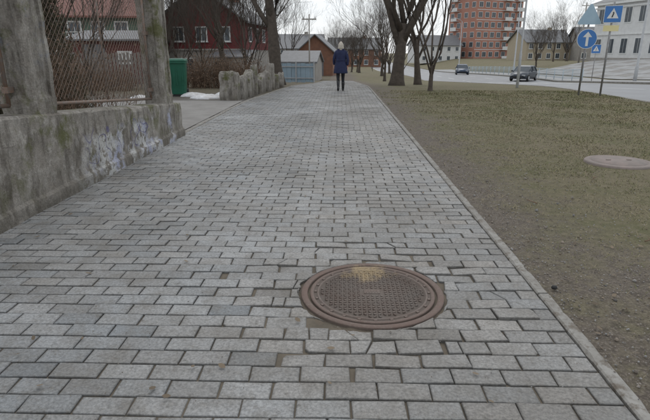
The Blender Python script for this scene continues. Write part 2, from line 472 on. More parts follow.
b = MB(); rings = []
for r, z in ((.383, .001), (.41, -.001), (.46, -.007), (.53, -.018)):
    rings.append([(math.cos(a / 60 * 6.283) * r, math.sin(a / 60 * 6.283) * r, z + .008 * noise.noise((math.cos(a / 60 * 6.283) * r * 20, math.sin(a / 60 * 6.283) * r * 20, 3))) for a in range(60)])
b.loft(rings, 0, False, True); b.build('sand_fill', [M('sand', (.135, .108, .078), (.075, .062, .05), 12, .95)], mh)
m2 = empty('concrete_manhole_lid', (3.32, 6.0, -.03))
LID = M('lid_concrete', (.265, .215, .195), (.19, .165, .15), 7, .9)
b = MB(); ringz(b, [(.37, -.03), (.37, .035), (.36, .045), (.31, .047), (.305, .042), (.295, .042), (.29, .05), (.1, .055), (.0001, .056)], 64)
b.box((.12, 0, .058), (.05, .02, .012)); b.box((-.12, 0, .058), (.05, .02, .012)); b.build('lid', [LID], m2)

# ------------------------------------------------------------------ retaining wall with fence
def wtop(y): return .81 - .0686 * (y - 3.44)
WX, WB = -2.455, -2.80
b = MB(); yy = [-2 + i * .05 for i in range(int(9.9 / .05) + 1)]
rings = []
def jit(p):
    return noise.noise((p[0] * 5, p[1] * 5, p[2] * 5)) * .016 + noise.noise((p[0] * 20, p[1] * 20, p[2] * 20)) * .007
for y in yy:
    t = wtop(y); r = []
    pts = [(WX + .03, -.1), (WX + .03, .06), (WX + .028, .10), (WX + .005, .125)] + [(WX, .125 + (t - .145) * k / 10) for k in range(1, 11)] + [(WX - .018, t), (WX - .17, t + .004), (WB + .02, t - .002), (WB, t - .02), (WB, -.1)]
    for k, (px, pz) in enumerate(pts):
        jj = jit((px, y, pz))
        chip = max(0, noise.noise((y * 2.3, pz * 2, 4)) - .2) * .10 if k in (13, 14) else 0
        r.append((px + (jj if k < 14 else 0) - chip, y, pz + (jj * .6 if k >= 13 and k < 16 else 0) - chip))
    rings.append(r)
b.loft(rings, 0, True, False)
wall = empty('retaining_wall'); b.build('wall_body', [WALL], wall)

def post(y0, y1):
    e = empty('concrete_fence_post'); b = MB()
    x0, x1 = WX - .31, WX - .012; z0 = wtop(y1) - .03; z1 = 2.75
    rings = []
    nz = 60
    for k in range(nz + 1):
        z = z0 + (z1 - z0) * k / nz
        c = .016 + .035 * max(0, noise.noise((z * 6, y0, 2))); r = []
        rec = .022 if .18 < z - z0 < 2.0 else 0.
        for (px, py) in ((x0 + c, y0), (x0 + .10, y0), (x0 + .102, y0 + rec), (x1 - .07, y0 + rec), (x1 - .068, y0), (x1 - c, y0), (x1, y0 + c), (x1, y0 + .07), (x1 - rec, y0 + .072), (x1 - rec, y1 - .072), (x1, y1 - .07), (x1, y1 - c), (x1 - c, y1), (x0 + c, y1), (x0, y1 - c), (x0, y0 + c)):
            jn = noise.noise((px * 7, py * 7, z * 7)) * .008
            r.append((px + jn, py + jn, z))
        rings.append(r)
    b.loft(rings); b.build('shaft', [WALL], e)
    b = MB()
    for z in (z0 + .25, z0 + 1.0, z0 + 1.7):
        b.box((WX - .20, y1 + .03, z), (.05, .08, .05), 0)
        b.box((WX - .20, y0 - .03, z), (.05, .08, .05), 0)
    b.build('brackets', [RUSTW], e)
P1, P2 = (4.10, 4.44), (7.24, 7.57)
post(*P1); post(*P2); post(.95, 1.27)
def meshpanel(ya, yb):
    e = empty('wire_mesh_fence'); X = WX - .20
    zb = lambda y: wtop(y) + .07; zt = 2.55
    b = MB()
    A, B, C, D = (X, ya, zb(ya)), (X, yb, zb(yb)), (X, yb, zt), (X, ya, zt)
    for p, q in ((A, B), (B, C), (C, D), (D, A)): b.tube([p, q], .017, 8)
    b.tube([(X, (ya + yb) / 2, zb((ya + yb) / 2)), (X, (ya + yb) / 2, zt)], .010, 6)
    b.build('frame', [RUSTW], e)
    b = MB(); s = .075
    z0 = zb(yb) - .05
    kk = -int((zt - z0) / s) - 1
    while kk * s < (yb - ya) + 1:
        for sg in (1, -1):
            pts = []
            for m_ in range(0, 41):
                t = m_ / 40 * (zt - z0); z = z0 + t
                y = ya + kk * s + t if sg == 1 else yb - kk * s - t
                if ya <= y <= yb and z >= zb(y): pts.append((X + (.004 if sg == 1 else -.004), y + .004 * math.sin(z * 9 + kk), z))
            if len(pts) > 1: b.tube([pts[0], pts[len(pts) // 2], pts[-1]] if len(pts) > 2 else pts, .0020, 4, cap=False)
        kk += 1
    b.build('mesh', [RUSTW], e)
meshpanel(P1[1] + .05, P2[0] - .05); meshpanel(1.32, P1[0] - .05)

# ------------------------------------------------------------------ vegetation
def tree_mesh(name, seed, h, r0, trunk=.3, limbs=6, lv=4, spread=.7, mat=BARK, up=.18, wob=.18, kids=(6, 5, 5, 4, 3), minr=.005):
    rn = random.Random(seed); b = MB()
    def branch(p, d, L, r, lev):
        seg = (7, 7, 5, 4, 3, 2)[lev]; n = (14, 8, 5, 3, 3, 3)[lev]
        pts = [tuple(p)]; rr = [r]; d = Vector(d); p = Vector(p); end = r * (.62 if lev == 0 else .25)
        for i in range(seg):
            w = .045 if lev == 0 else wob
            d = (d + Vector((rn.gauss(0, w), rn.gauss(0, w), rn.gauss(0, w) + (up if lev > 0 else 0)))).normalized()
            p = p + d * (L / seg); pts.append(tuple(p)); rr.append(max(minr, (r + (end - r) * (i + 1) / seg) * rn.uniform(.93, 1.07)))
        if lev == 0: rr[0] = r * 1.5; rr[1] = r * 1.1
        b.tube(pts, rr, n, 0, cap=lev < 3)
        if lev >= lv: return
        nk = limbs if lev == 0 else kids[lev]
        for k in range(nk):
            t = (.55 + .45 * k / max(1, nk - 1)) if lev == 0 else rn.uniform(.22, 1.)
            f = t * seg; i = min(seg - 1, int(f)); f -= i
            q = Vector(pts[i]).lerp(Vector(pts[i + 1]), f); rq = rr[i] + (rr[i + 1] - rr[i]) * f
            dd = (Vector(pts[i + 1]) - Vector(pts[i])).normalized()
            az = (k * 2.4 + rn.uniform(-.5, .5)) if lev == 0 else rn.uniform(0, 6.283)
            u = dd.orthogonal().normalized(); v = dd.cross(u)
            an = rn.uniform(.5, 1.25) * spread
            nd = dd * math.cos(an) + (u * math.cos(az) + v * math.sin(az)) * math.sin(an)
            if lev == 0: nl = (h - h * trunk) * rn.uniform(.6, 1.0)
            else: nl = L * rn.uniform(.38, .68)
            branch(q, nd, nl, rq * (rn.uniform(.45, .72) if lev == 0 else rn.uniform(.4, .62)), lev + 1)
    branch((0, 0, -.15), (rn.uniform(-.04, .04), rn.uniform(-.04, .04), 1), h * trunk + .15, r0, 0)
    return b.build(name, [mat])
def place(o, x, y, rz=0., s=1.):
    o.location = (x, y, H(x, y)); o.rotation_euler = (0, 0, rz); o.scale = (s, s, s); return o
def inst(src, name, x, y, rz, s):
    o = bpy.data.objects.new(name, src.data); scene.collection.objects.link(o); return place(o, x, y, rz, s)
tA = place(tree_mesh('bare_linden_tree', 11, 11, .27, .22, 7, 5, .62, BARKD, kids=(6, 6, 5, 4, 3)), 2.35, 21.6)
tB = place(tree_mesh('bare_young_tree', 23, 7.0, .085, .12, 6, 4, .38, BARKD, kids=(6, 6, 6, 4)), 3.05, 17.6)
tC = place(tree_mesh('bare_linden_tree', 31, 10, .16, .2, 6, 4, .55, BARKD, kids=(6, 7, 6, 4)), 3.6, 24.0)
tD = place(tree_mesh('bare_maple_tree', 47, 12, .30, .30, 6, 5, .6, BARKD, kids=(6, 6, 5, 4, 3)), -2.75, 22.8)
tE = place(tree_mesh('bare_bushy_tree', 53, 7, .10, .12, 8, 4, .5, BARKD, kids=(6, 8, 6, 5)), -4.4, 24.5)
inst(tD, 'bare_maple_tree', -9.5, 43, 2., 1.0); inst(tA, 'bare_linden_tree', -15.5, 46, 1., 1.1)
inst(tC, 'bare_linden_tree', -19, 29, 1.3, 1.0); inst(tE, 'bare_bushy_tree', -7.5, 15.5, .7, .75)
inst(tE, 'bare_bushy_tree', -5.6, 9.4, 2.7, .62); inst(tB, 'bare_young_tree', -4.9, 7.2, 1.7, .7)
inst(tE, 'bare_bushy_tree', -8.0, 30, 4, .9); inst(tE, 'bare_bushy_tree', -10.5, 34, 5, .9); inst(tE, 'bare_bushy_tree', -5.4, 34, 2.2, .8)
rn = random.Random(8)
for i in range(9):
    inst(rn.choice((tA, tC, tE)), 'bare_tree', rn.uniform(-1, 7.5), rn.uniform(75, 130), rn.uniform(0, 6), rn.uniform(.6, .9))
for (x, y, s) in ((3.6, 42, .75), (6.2, 52, .7), (44, 110, 1.), (51, 120, 1.), (62, 125, 1.1), (35, 95, .7), (31, 84, .55), (-6, 60, .9), (5, 62, .7)):
    inst(rn.choice((tA, tC)), 'bare_tree', x, y, rn.uniform(0, 6), s)

def thicket(name, cx, cy, sx, sy, h, n, mat, seed, leaf=0, leafmat=None, r=.006):
    rn = random.Random(seed); b = MB()
    for i in range(n):
        x = cx + rn.uniform(-1, 1) * sx; y = cy + rn.uniform(-1, 1) * sy
        hh = h * rn.uniform(.55, 1.05) * (1 - .35 * max(abs(x - cx) / sx, abs(y - cy) / sy) ** 2)
        p = Vector((x, y, H(x, y) - .05)); d = Vector((rn.gauss(0, .25), rn.gauss(0, .25), 1)).normalized(); pts = [tuple(p)]
        for k in range(4):
            d = (d + Vector((rn.gauss(0, .2), rn.gauss(0, .2), .05))).normalized(); p = p + d * hh / 4; pts.append(tuple(p))
        b.tube(pts, [r * 1.6, r * 1.3, r, r * .7, r * .4], 3, 0, False)
        for q in range(5):
            a = Vector(pts[rn.randint(1, 3)]); dd = Vector((rn.gauss(0, 1), rn.gauss(0, 1), rn.uniform(.2, 1.2))).normalized() * hh * .25
            b.tube([tuple(a), tuple(a + dd * .5 + Vector((0, 0, .02))), tuple(a + dd)], [r * .7, r * .5, r * .3], 3, 0, False)
        for q in range(leaf):
            a = Vector(pts[rn.randint(1, 4)]) + Vector((rn.gauss(0, .09), rn.gauss(0, .09), rn.gauss(0, .12)))
            u = Vector((rn.gauss(0, 1), rn.gauss(0, 1), rn.gauss(0, 1))).normalized(); v = u.orthogonal().normalized(); s = rn.uniform(.012, .03)
            b.poly([a - u * s, a + v * s * .6, a + u * s, a - v * s * .6], 1)
    return b.build(name, [mat, leafmat or mat])
DEADL = M('dead_leaves', (.20, .13, .085), (.12, .085, .06), 3, .9, bs=0)
EVG = M('evergreen_scale', (.055, .058, .034), (.115, .092, .058), 3, .9, bs=0)
thicket('brown_hedge', -4.6, 19.2, 1.6, .6, 1.45, 460, TWIG, 3, 14, DEADL)
thicket('brown_hedge', -8.2, 17.5, 1.2, .6, 1.2, 160, TWIG, 4, 12, DEADL)
thicket('dry_shrub', -4.2, 7.2, .8, 1.4, 2.0, 150, TWIG, 6, 5, DEADL, .005)
def conifer(name, x, y, h, rad, seed, n=2600):
    rn = random.Random(seed); b = MB()
    b.tube([(0, 0, -.1), (.02, .0, h * .5), (0, .02, h)], [.07, .05, .01], 8, 0)
    for i in range(n):
        z = h * (.04 + .95 * rn.random() ** 1.1); az = rn.uniform(0, 6.283)
        env = rad * (1 - z / h) ** .6 * (.75 + .5 * noise.noise((math.cos(az) * 1.5, math.sin(az) * 1.5, z * 1.6 + seed)))
        rr = env * rn.uniform(.15, 1.) ** .5
        c = Vector((math.cos(az) * rr, math.sin(az) * rr, z)); out = Vector((math.cos(az), math.sin(az), rn.uniform(.2, 1.4))).normalized()
        if i % 3 == 0: b.tube([(0, 0, max(.1, z - rr * .6)), tuple(c)], [.008, .003], 3, 0, False)
        for k in range(5):
            d = (out + Vector((rn.gauss(0, .45), rn.gauss(0, .45), rn.gauss(0, .45)))).normalized(); s = rn.uniform(.05, .13); w = d.orthogonal().normalized() * rn.uniform(.006, .014)
            q = c + Vector((rn.gauss(0, .05), rn.gauss(0, .05), rn.gauss(0, .05)))
            b.poly([q - w, q + d * s * .5 + w * 1.4, q + d * s, q + d * s * .5 - w * 1.2], 1)
    o = b.build(name, [BARKD, EVG]); o.location = (x, y, H(x, y)); return o
conifer('thuja_bush', -5.0, 8.9, 2.7, .7, 3, 1700); conifer('thuja_bush', -6.1, 10.2, 3.0, .75, 4, 1700); conifer('thuja_bush', -4.1, 5.9, 2.5, .5, 5, 1500)

# grass
rn = random.Random(77); b = MB(); gc = []
def gmask(x, y): 
    return x + 1.1 * noise.noise((x * 1.3, y * 1.3, 0)) + .6 * noise.noise((x * 5, y * 5, 2))
cnt = 0
while cnt < 150000:
    y = .8 + 17 * rn.random() ** 1.6; x = 1.2 + (6.9) * rn.random() ** .9
    m = gmask(x, y); dk = .12 if y > 5 else 0
    if m < 1.4 and rn.random() > .08 + dk: continue
    if m < 2.0 and rn.random() > .4: continue
    if math.hypot(x - 3.32, y - 6) < .38: continue
    if noise.noise((x * 2.2, y * 2.2, 5)) < -.2 and rn.random() < .6: continue
    dist = math.hypot(x, y); s = rn.uniform(.5, 1.15) * (.017 + .0011 * dist); w = .0011 + .00036 * dist
    az = rn.uniform(0, 6.283); ln = rn.uniform(.7, 2.8); z = H(x, y) - .01 + .02 * noise.noise((x * .8, y * .8, 0))
    ca, sa = math.cos(az), math.sin(az)
    b.v += [(x - sa * w, y + ca * w, z), (x + sa * w, y - ca * w, z), (x + ca * s * ln, y + sa * s * ln, z + s)]
    o = cnt * 3; b.f.append((o, o + 1, o + 2)); b.m.append(0); b.sm.append(False)
    t = rn.random(); g = noise.noise((x * .8, y * .8, 8)) * .7 + t
    if g < .33: c = (.118, .124, .046)
    elif g < .62: c = (.170, .156, .076)
    else: c = (.255, .215, .135)
    k = rn.uniform(.8, 1.2); gc += [tuple(q * k for q in c)] * 3; cnt += 1
b.build('grass', [mat_attr('grass_blades')], col=gc)
b = MB(); gc = []
for i in range(8500):
    y = .9 + 12 * rn.random() ** 1.7; onp = i % 5 == 0
    x = PR + .05 + abs(rn.gauss(0, .7)) if not onp else rn.uniform(PL + .1, PR)
    if onp and math.hypot(x - MX, y - MY) < .36: continue
    s = rn.uniform(.0018, .006) if not onp else rn.uniform(.001, .003)
    if rn.random() < .010 and not onp: s *= 2.6
    z = (H(x, y) + (.0 if not onp else .006)) + (.008 if x < PR + .07 and not onp else 0); n0 = len(b.v)
    az = rn.uniform(0, 6.28)
    rg = []
    for (k, zz) in ((.8, -.3), (1, .2), (.5, .8)):
        rg.append([(x + math.cos(az + a * 1.256) * s * k * (1 + .3 * ((a * 7 + i) % 3 - 1)), y + math.sin(az + a * 1.256) * s * k, z + zz * s) for a in range(5)])
    b.loft(rg, 0, True)
    g = rn.uniform(.09, .31); w = rn.uniform(0, .04); gc += [(g + w, g, g - w)] * (len(b.v) - n0)
b.build('gravel', [mat_attr('gravel_stones')], col=gc)
b = MB(); gc = []
for i in range(1100):
    y = 1.2 + 13 * rn.random() ** 1.4; x = rn.uniform(1.18, 6) if i % 9 else rn.uniform(-2.3, 1.0)
    if math.hypot(x - MX, y - MY) < .4: continue
    z = H(x, y) + .012; s = rn.uniform(.008, .020); az = rn.uniform(0, 6.28); n0 = len(b.v)
    u = Vector((math.cos(az), math.sin(az), rn.uniform(-.3, .3))); v = Vector((-math.sin(az), math.cos(az), rn.uniform(-.4, .4))); c = Vector((x, y, z))
    b.poly([c - u * s, c - u * s * .3 - v * s * .5, c + u * s * .5 - v * s * .4, c + u * s, c + u * s * .4 + v * s * .5, c - u * s * .4 + v * s * .45])
    k = rn.uniform(.6, 1.2); gc += [(.16 * k, .125 * k, .088 * k)] * (len(b.v) - n0)
b.build('leaf_litter', [mat_attr('dry_leaf')], col=gc)
b = MB()
for (x, y, a) in ((1.47, 1.72, .6), (1.55, 1.76, 2.1), (1.43, 1.85, 1.2), (1.5, 1.8, 2.7), (2.1, 3.3, .3), (1.7, 4.2, 1.9), (2.6, 5.1, .8)):
    p = Vector((x, y, .012)); d = Vector((math.cos(a), math.sin(a), 0)); e = Vector((-d.y, d.x, .25))
    b.tube([tuple(p), tuple(p + d * .07 + e * .01), tuple(p + d * .14)], [.005, .004, .002], 5)
    b.tube([tuple(p + d * .05), tuple(p + d * .07 + e * .05)], [.003, .0015], 4)
b.build('fallen_twigs', [TWIG])
b = MB() 
b.loft([[(math.cos(a * .785) * r + 1.19, math.sin(a * .785) * r * .8 + 2.56, z) for a in range(8)] for r, z in ((.012, .004), (.018, .012), (.014, .022), (.005, .026))], 0, True, True)
b.build('dark_pebble', [BLACK])

# ------------------------------------------------------------------ old concrete blocks by the path
e = empty('broken_concrete_wall')
rn = random.Random(4)
specs = [(-2.98, 14.0, .52, .36, .74, 0), (-2.80, 14.6, .30, .62, .60, 0), (-2.72, 15.35, .26, .62, .66, .1), (-2.64, 16.0, .20, .24, .86, 0), (-2.55, 16.6, .24, .7, .50, .1), (-2.43, 17.4, .24, .6, .56, -.1), (-2.36, 18.1, .18, .22, .86, 0), (-2.30, 18.8, .2, .7, .48, 0), (-2.22, 19.7, .2, .7, .52, 0)]
for i, (x, y, sx, sy, h, sl) in enumerate(specs):
    b = MB(); rings = []
    def outl():
        pts = []
        for a in range(32):
            s_ = a // 8; t = (a % 8) / 8 * 2 - 1
            pts.append(((t, -1), (1, t), (-t, 1), (-1, -t))[s_])
        return pts
    for k in range(13):
        z = -.05 + (h + .05) * min(1, k / 11); r = []
        for (px, py) in outl():
            kk = 1 + .07 * noise.noise((px * 1.2 + i * 3, py * 1.2, z * 4)) + .05 * noise.noise((px * 5 + i * 3, py * 5, z * 12)) - (.10 if k == 11 else 0) - (.6 if k == 12 else 0)
            cc = 1 - .10 * (max(0, abs(px) + abs(py) - 1.55) / .45)
            r.append((px * sx / 2 * kk * cc, py * sy / 2 * kk * cc, z + ((sl * py + .05 * noise.noise((px * 1.5 + i, py * 1.5, i))) if k >= 8 else 0)))
        rings.append(r)
    b.loft(rings); b.build('block_%d' % (i + 1), [BLOCKC], e, (x, y, H(x, y)), rn.uniform(-.1, .1))

def snowpatch(x, y, sx, sy, seed):
    b = MB(); rings = []
    for k, (q, z) in enumerate(((1, -.02), (.93, .03), (.7, .07), (.3, .10), (.02, .11))):
        r = []
        for a in range(28):
            t = a / 28 * 6.283; w = 1 + .45 * noise.noise((math.cos(t) * 1.6 + seed, math.sin(t) * 1.6, seed))
            r.append((math.cos(t) * sx * q * w, math.sin(t) * sy * q * w, z + .02 * noise.noise((math.cos(t) * 3, q * 4, seed))))
        rings.append(r)
    b.loft(rings, 0, True, True); b.build('snow_patch', [SNOW], None, (x, y, H(x, y)))
for s in ((-3.75, 14.6, .45, .4, 1), (-4.4, 15.3, .45, .3, 2), (-3.5, 15.6, .3, .5, 3), (-5.6, 14.3, .3, .2, 5)): snowpatch(*s)

# ------------------------------------------------------------------ wheelie bin
e = empty('wheelie_bin', (-4.82, 15.4, 0), R(12))
b = MB()
def rr(w, d, z, c=.05, oy=0.):
    o = []
    for sx, sy, a0 in ((1, -1, -90), (1, 1, 0), (-1, 1, 90), (-1, -1, 180)):
        for k in range(4):
            a = R(a0 + k * 30); o.append((sx * (w / 2 - c) + math.cos(a) * c, sy * (d / 2 - c) + math.sin(a) * c + oy, z))
    return o
b.loft([rr(.44, .50, .06), rr(.47, .54, .3), rr(.54, .66, .93), rr(.58, .72, .94), rr(.58, .72, .99)], 0, True)
b.build('body', [BINM], e)
b = MB(); b.loft([rr(.60, .74, .99), rr(.60, .75, 1.02), rr(.54, .66, 1.06), rr(.3, .4, 1.075)], 0, True)
b.tube([(-.25, .40, 1.0), (-.25, .43, 1.03), (.25, .43, 1.03), (.25, .40, 1.0)], .016, 8)
b.box((0, -.345, .96), (.5, .06, .03)); 
for x in (-.16, 0, .16): b.box((x, -.31, .6), (.02, .03, .55))
b.build('lid', [BINM], e)
b = MB(); b.disc((-.27, .22, .1), .1, .05, 20, axis='x'); b.disc((.22, .22, .1), .1, .05, 20, axis='x'); b.tube([(-.25, .22, .1), (.25, .22, .1)], .012, 6); b.box((0, -.2, .03), (.3, .06, .06)); b.build('wheels', [BLACK], e)

# ------------------------------------------------------------------ buildings
def facade_windows(b, w, yf, floors, cols, z0, fh, ww, wh, axis='front', xoff=0., frame=1, glass=2, sill=True):
    for f in range(floors):
        for c in range(cols):
            cx = xoff + (-w / 2 + w * (c + .5) / cols); cz = z0 + fh * f + fh * .55
            if axis == 'front':
                b.box((cx, yf - .02, cz), (ww + .16, .08, wh + .16), frame)
                for k in (-1, 1): b.box((cx + k * ww / 4, yf - .045, cz), (ww / 2 - .05, .05, wh - .06), glass)
                if sill: b.box((cx, yf - .08, cz - wh / 2 - .1), (ww + .3, .16, .05), frame)
            else:
                s = 1 if axis == 'right' else -1
                b.box((yf + s * .02, cx, cz), (.08, ww + .16, wh + .16), frame)
                for k in (-1, 1): b.box((yf + s * .045, cx + k * ww / 4, cz), (.05, ww / 2 - .05, wh - .06), glass)
def gable_roof(b, w, d, ze, rise, over, mi, along='y', wallmi=0, t=.14):
    if along == 'y':
        for s in (-1, 1):
            k = rise / (w / 2); x1 = s * (w / 2 + over); z1 = ze - over * k
            b.loft([[(0, -d / 2 - over, ze + rise), (x1, -d / 2 - over, z1), (x1, -d / 2 - over, z1 + t), (0, -d / 2 - over, ze + rise + t)],
                    [(0, d / 2 + over, ze + rise), (x1, d / 2 + over, z1), (x1, d / 2 + over, z1 + t), (0, d / 2 + over, ze + rise + t)]], mi)
        b.loft([[(-w / 2, -d / 2, ze), (w / 2, -d / 2, ze), (0, -d / 2, ze + rise)], [(-w / 2, d / 2, ze), (w / 2, d / 2, ze), (0, d / 2, ze + rise)]], wallmi)
    else:
        for s in (-1, 1):
            k = rise / (d / 2); y1 = s * (d / 2 + over); z1 = ze - over * k
            b.loft([[(-w / 2 - over, 0, ze + rise), (-w / 2 - over, y1, z1), (-w / 2 - over, y1, z1 + t), (-w / 2 - over, 0, ze + rise + t)],
                    [(w / 2 + over, 0, ze + rise), (w / 2 + over, y1, z1), (w / 2 + over, y1, z1 + t), (w / 2 + over, 0, ze + rise + t)]], mi)
        b.loft([[(-w / 2, -d / 2, ze), (-w / 2, d / 2, ze), (-w / 2, 0, ze + rise)], [(w / 2, -d / 2, ze), (w / 2, d / 2, ze), (w / 2, 0, ze + rise)]], wallmi)

e = empty('red_wooden_house', (-11.9, 52, -1.35), R(-6))
b = MB(); b.box((0, 0, 1.3), (7.6, 9, 3.0)); b.build('ground_floor', [GPLAST], e)
b = MB(); b.box((0, 0, 4.1), (7.7, 9.1, 2.6)); gable_roof(b, 7.7, 9.1, 5.4, 2.6, .55, 1, 'y'); b.build('upper_floor_and_roof', [REDW, ROOFG], e)
b = MB(); facade_windows(b, 6.4, -4.56, 1, 3, 2.7, 2.6, .9, 1.15, frame=0, glass=1); facade_windows(b, 6.0, -4.51, 1, 2, -.1, 2.8, 1.1, 1.2, frame=0, glass=1)
facade_windows(b, 7.5, 3.86, 1, 3, 2.7, 2.6, .9, 1.15, 'right', frame=0, glass=1)
b.box((0, -4.6, 2.82), (7.9, .12, .14), 2)
b.build('windows_and_trim', [WHITE, GLASS, GPLAST], e)
b = MB(); b.box((1.6, .5, 8.1), (.7, .7, 1.8)); b.box((1.6, .5, 9.05), (.85, .85, .12)); b.build('chimney', [FBRICK], e)
b = MB(); b.box((3.4, -6.6, 1.0), (3.2, 3.4, 2.3), 0); b.loft([[(1.6, -8.5, 2.15), (5.2, -8.5, 2.15), (5.2, -8.5, 2.25), (1.6, -8.5, 2.25)], [(1.6, -4.62, 2.72), (5.2, -4.62, 2.72), (5.2, -4.62, 2.8), (1.6, -4.62, 2.8)]], 1)
b.box((2.8, -8.33, .9), (.9, .06, 2.0), 2); b.build('porch', [GPLAST, ROOFG, BLACK], e)
e = empty('green_wooden_house', (-20.2, 45, -1.0), R(8))
b = MB(); b.box((0, 0, 1.3), (8.0, 8, 2.8)); b.build('ground_floor', [WPLAST], e)
b = MB(); b.box((0, 0, 3.9), (8.1, 8.1, 2.4)); gable_roof(b, 8.1, 8.1, 5.1, 2.3, .6, 1, 'x'); b.build('upper_floor_and_roof', [GREENW, M('red_tin_roof', (.21, .08, .06), (.15, .06, .045), 3, .6)], e)
b = MB(); facade_windows(b, 7, -4.06, 1, 4, 2.6, 2.4, .9, 1.1, frame=0, glass=1); facade_windows(b, 7, -4.01, 1, 4, 0, 2.6, .9, 1.1, frame=0, glass=1)
b.box((0, -4.7, 2.75), (8.2, 1.3, .12), 0); b.box((0, -5.3, 3.7), (8.2, .06, .06), 0)
for k in range(42): b.box((-4 + k * .195, -5.3, 3.25), (.04, .04, .86), 0)
for k in range(5): b.box((-4 + k * 2, -5.28, 1.3), (.12, .12, 2.8), 0)
b.build('windows_and_balcony', [WHITE, GLASS], e)
e = empty('picket_fence', (-9.6, 18.6, 0))
b = MB()
for k in range(46): b.box((-2.9 + k * .13, 0, .62), (.085, .025, 1.15 + .05 * ((k * 7) % 3)), 0)
b.box((0, .04, .35), (6, .04, .07)); b.box((0, .04, .95), (6, .04, .07)); b.build('pickets', [M('weathered_boards', (.27, .25, .23), (.18, .16, .145), 5, .9)], e)
e = empty('garden_shed', (-11.2, 26, -.3), R(5))
b = MB(); b.box((0, 0, 1.0), (3.4, 2.6, 2.2), 0); b.loft([[(-1.9, -1.6, 2.05), (1.9, -1.6, 2.05), (1.9, -1.6, 2.13), (-1.9, -1.6, 2.13)], [(-1.9, 1.6, 2.55), (1.9, 1.6, 2.55), (1.9, 1.6, 2.63), (-1.9, 1.6, 2.63)]], 1)
b.box((-.5, -1.32, .95), (1.0, .05, 1.9), 1); b.box((.9, -1.32, 1.3), (.7, .05, .6), 2); b.build('shed_body', [M('dark_red_boards', (.13, .04, .035), (.09, .03, .028), 4, .8), ROOFG, WHITE], e)

e = empty('blue_metal_fence', (-2.75, 33, -.62), R(-8))
b = MB()
for k in range(8): b.box((-1.06 + k * .30, .01 * (k % 2), .62), (.28, .03, 1.12 + .03 * (k % 3)))
b.build('sheets', [BLUEF], e)
b = MB()
for x in (-1.15, 0, 1.15): b.box((x, -.06, .66), (.07, .06, 1.32))
b.box((0, -.05, .3), (2.3, .04, .06)); b.box((0, -.05, 1.0), (2.3, .04, .06)); b.build('posts', [PALE], e)
e = empty('garage', (-3.6, 50, -1.75), R(-5))
b = MB(); b.box((0, 0, 1.0), (3.2, 5, 2.2), 0); gable_roof(b, 3.2, 5, 2.1, .9, .2, 1, 'x', 0); b.box((.1, -2.53, .95), (2.2, .06, 1.8), 2)
b.build('garage_body', [GPLAST, ROOFG, BLACK], e)
e = empty('rust_red_barn', (-2.7, 66, -1.75), R(-4))
b = MB(); b.box((0, 0, 1.5), (4.2, 7, 3.2), 0); gable_roof(b, 4.2, 7, 3.1, 1.8, .3, 1, 'y', 0)
b.box((.4, -3.53, 1.2), (1.2, .06, 2.2), 1); b.box((-1.3, -3.53, 1.7), (.7, .06, .8), 2); b.build('barn_body', [ORANGE, ROOFG, WHITE], e)

e = empty('brick_apartment_block', (47.5, 178, -4), R(28))
b = MB(); w, d, fl, fh = 19., 13., 10, 2.95
b.box((0, 0, fl * fh / 2), (w, d, fl * fh), 0)
b.box((0, 0, fl * fh + .3), (w + .5, d + .5, .6), 1)
for f in range(fl):
    b.box((0, -d / 2 - .02, f * fh + .12), (w + .02, .06, .18), 1)
facade_windows(b, w, -d / 2, fl, 7, 0, fh, 1.5, 1.5, frame=1, glass=2, sill=False)
facade_windows(b, d, -w / 2, fl, 4, 0, fh, 1.5, 1.5, 'left', frame=1, glass=2, sill=False)
facade_windows(b, d, w / 2, fl, 4, 0, fh, 1.5, 1.5, 'right', frame=1, glass=2, sill=False)
for f in range(1, fl):
    for x in (2.6, 7.4):
        b.box((x, -d / 2 - .65, f * fh + .05), (3.0, 1.3, .15), 1); b.box((x, -d / 2 - 1.27, f * fh + .6), (3.0, .06, .95), 1)
    b.box((-w / 2 - .6, 3, f * fh + .05), (1.2, 2.8, .15), 1); b.box((-w / 2 - 1.17, 3, f * fh + .6), (.06, 2.8, .95), 1)
b.build('block_body', [FBRICK, WPLAST, GLASS], e)

e = empty('white_classical_building', (46.5, 74, -.5), R(14))
b = MB(); w, d, h = 18., 12., 8.0
b.box((0, 0, h / 2), (w, d, h), 0)
b.box((0, 0, .3), (w + .2, d + .2, 1.4), 3)
b.box((0, 0, 4.1), (w + .25, d + .25, .25), 1); b.box((0, 0, h + .1), (w + .9, d + .9, .35), 1); b.box((0, 0, h - .45), (w + .3, d + .3, .2), 1)
facade_windows(b, w, -d / 2, 2, 7, .4, 3.9, 1.1, 1.9, frame=1, glass=2)
facade_windows(b, d, -w / 2, 2, 5, .4, 3.9, 1.1, 1.9, 'left', frame=1, glass=2)
for x in (-9, -3.9, 3.9, 9): b.box((x * .995, -d / 2 - .05, h / 2), (.5, .22, h - .1), 1)
for c in range(7):
    cx = -w / 2 + w * (c + .5) / 7; b.disc((cx, -d / 2 - .03, .4 + 3.9 * .55 + 1.0), .6, .05, 16, 1, 'y'); b.disc((cx, -d / 2 - .06, .4 + 3.9 * .55 + .97), .48, .05, 16, 2, 'y')
b.loft([[(-w / 2 - .5, -d / 2 - .5, h + .28), (w / 2 + .5, -d / 2 - .5, h + .28), (w / 2 + .5, d / 2 + .5, h + .28), (-w / 2 - .5, d / 2 + .5, h + .28)],
        [(-w / 2 + 5, -.1, h + 3.2), (w / 2 - 5, -.1, h + 3.2), (w / 2 - 5, .1, h + 3.2), (-w / 2 + 5, .1, h + 3.2)]], 4)
b.box((0, -d / 2 + .8, h + 1.1), (3.6, 1.8, 1.6), 0); b.loft([[(-2.1, -d / 2 - .2, h + 1.9), (2.1, -d / 2 - .2, h + 1.9), (0, -d / 2 - .2, h + 3)], [(-2.1, 0, h + 1.9), (2.1, 0, h + 1.9), (0, 0, h + 3)]], 4)
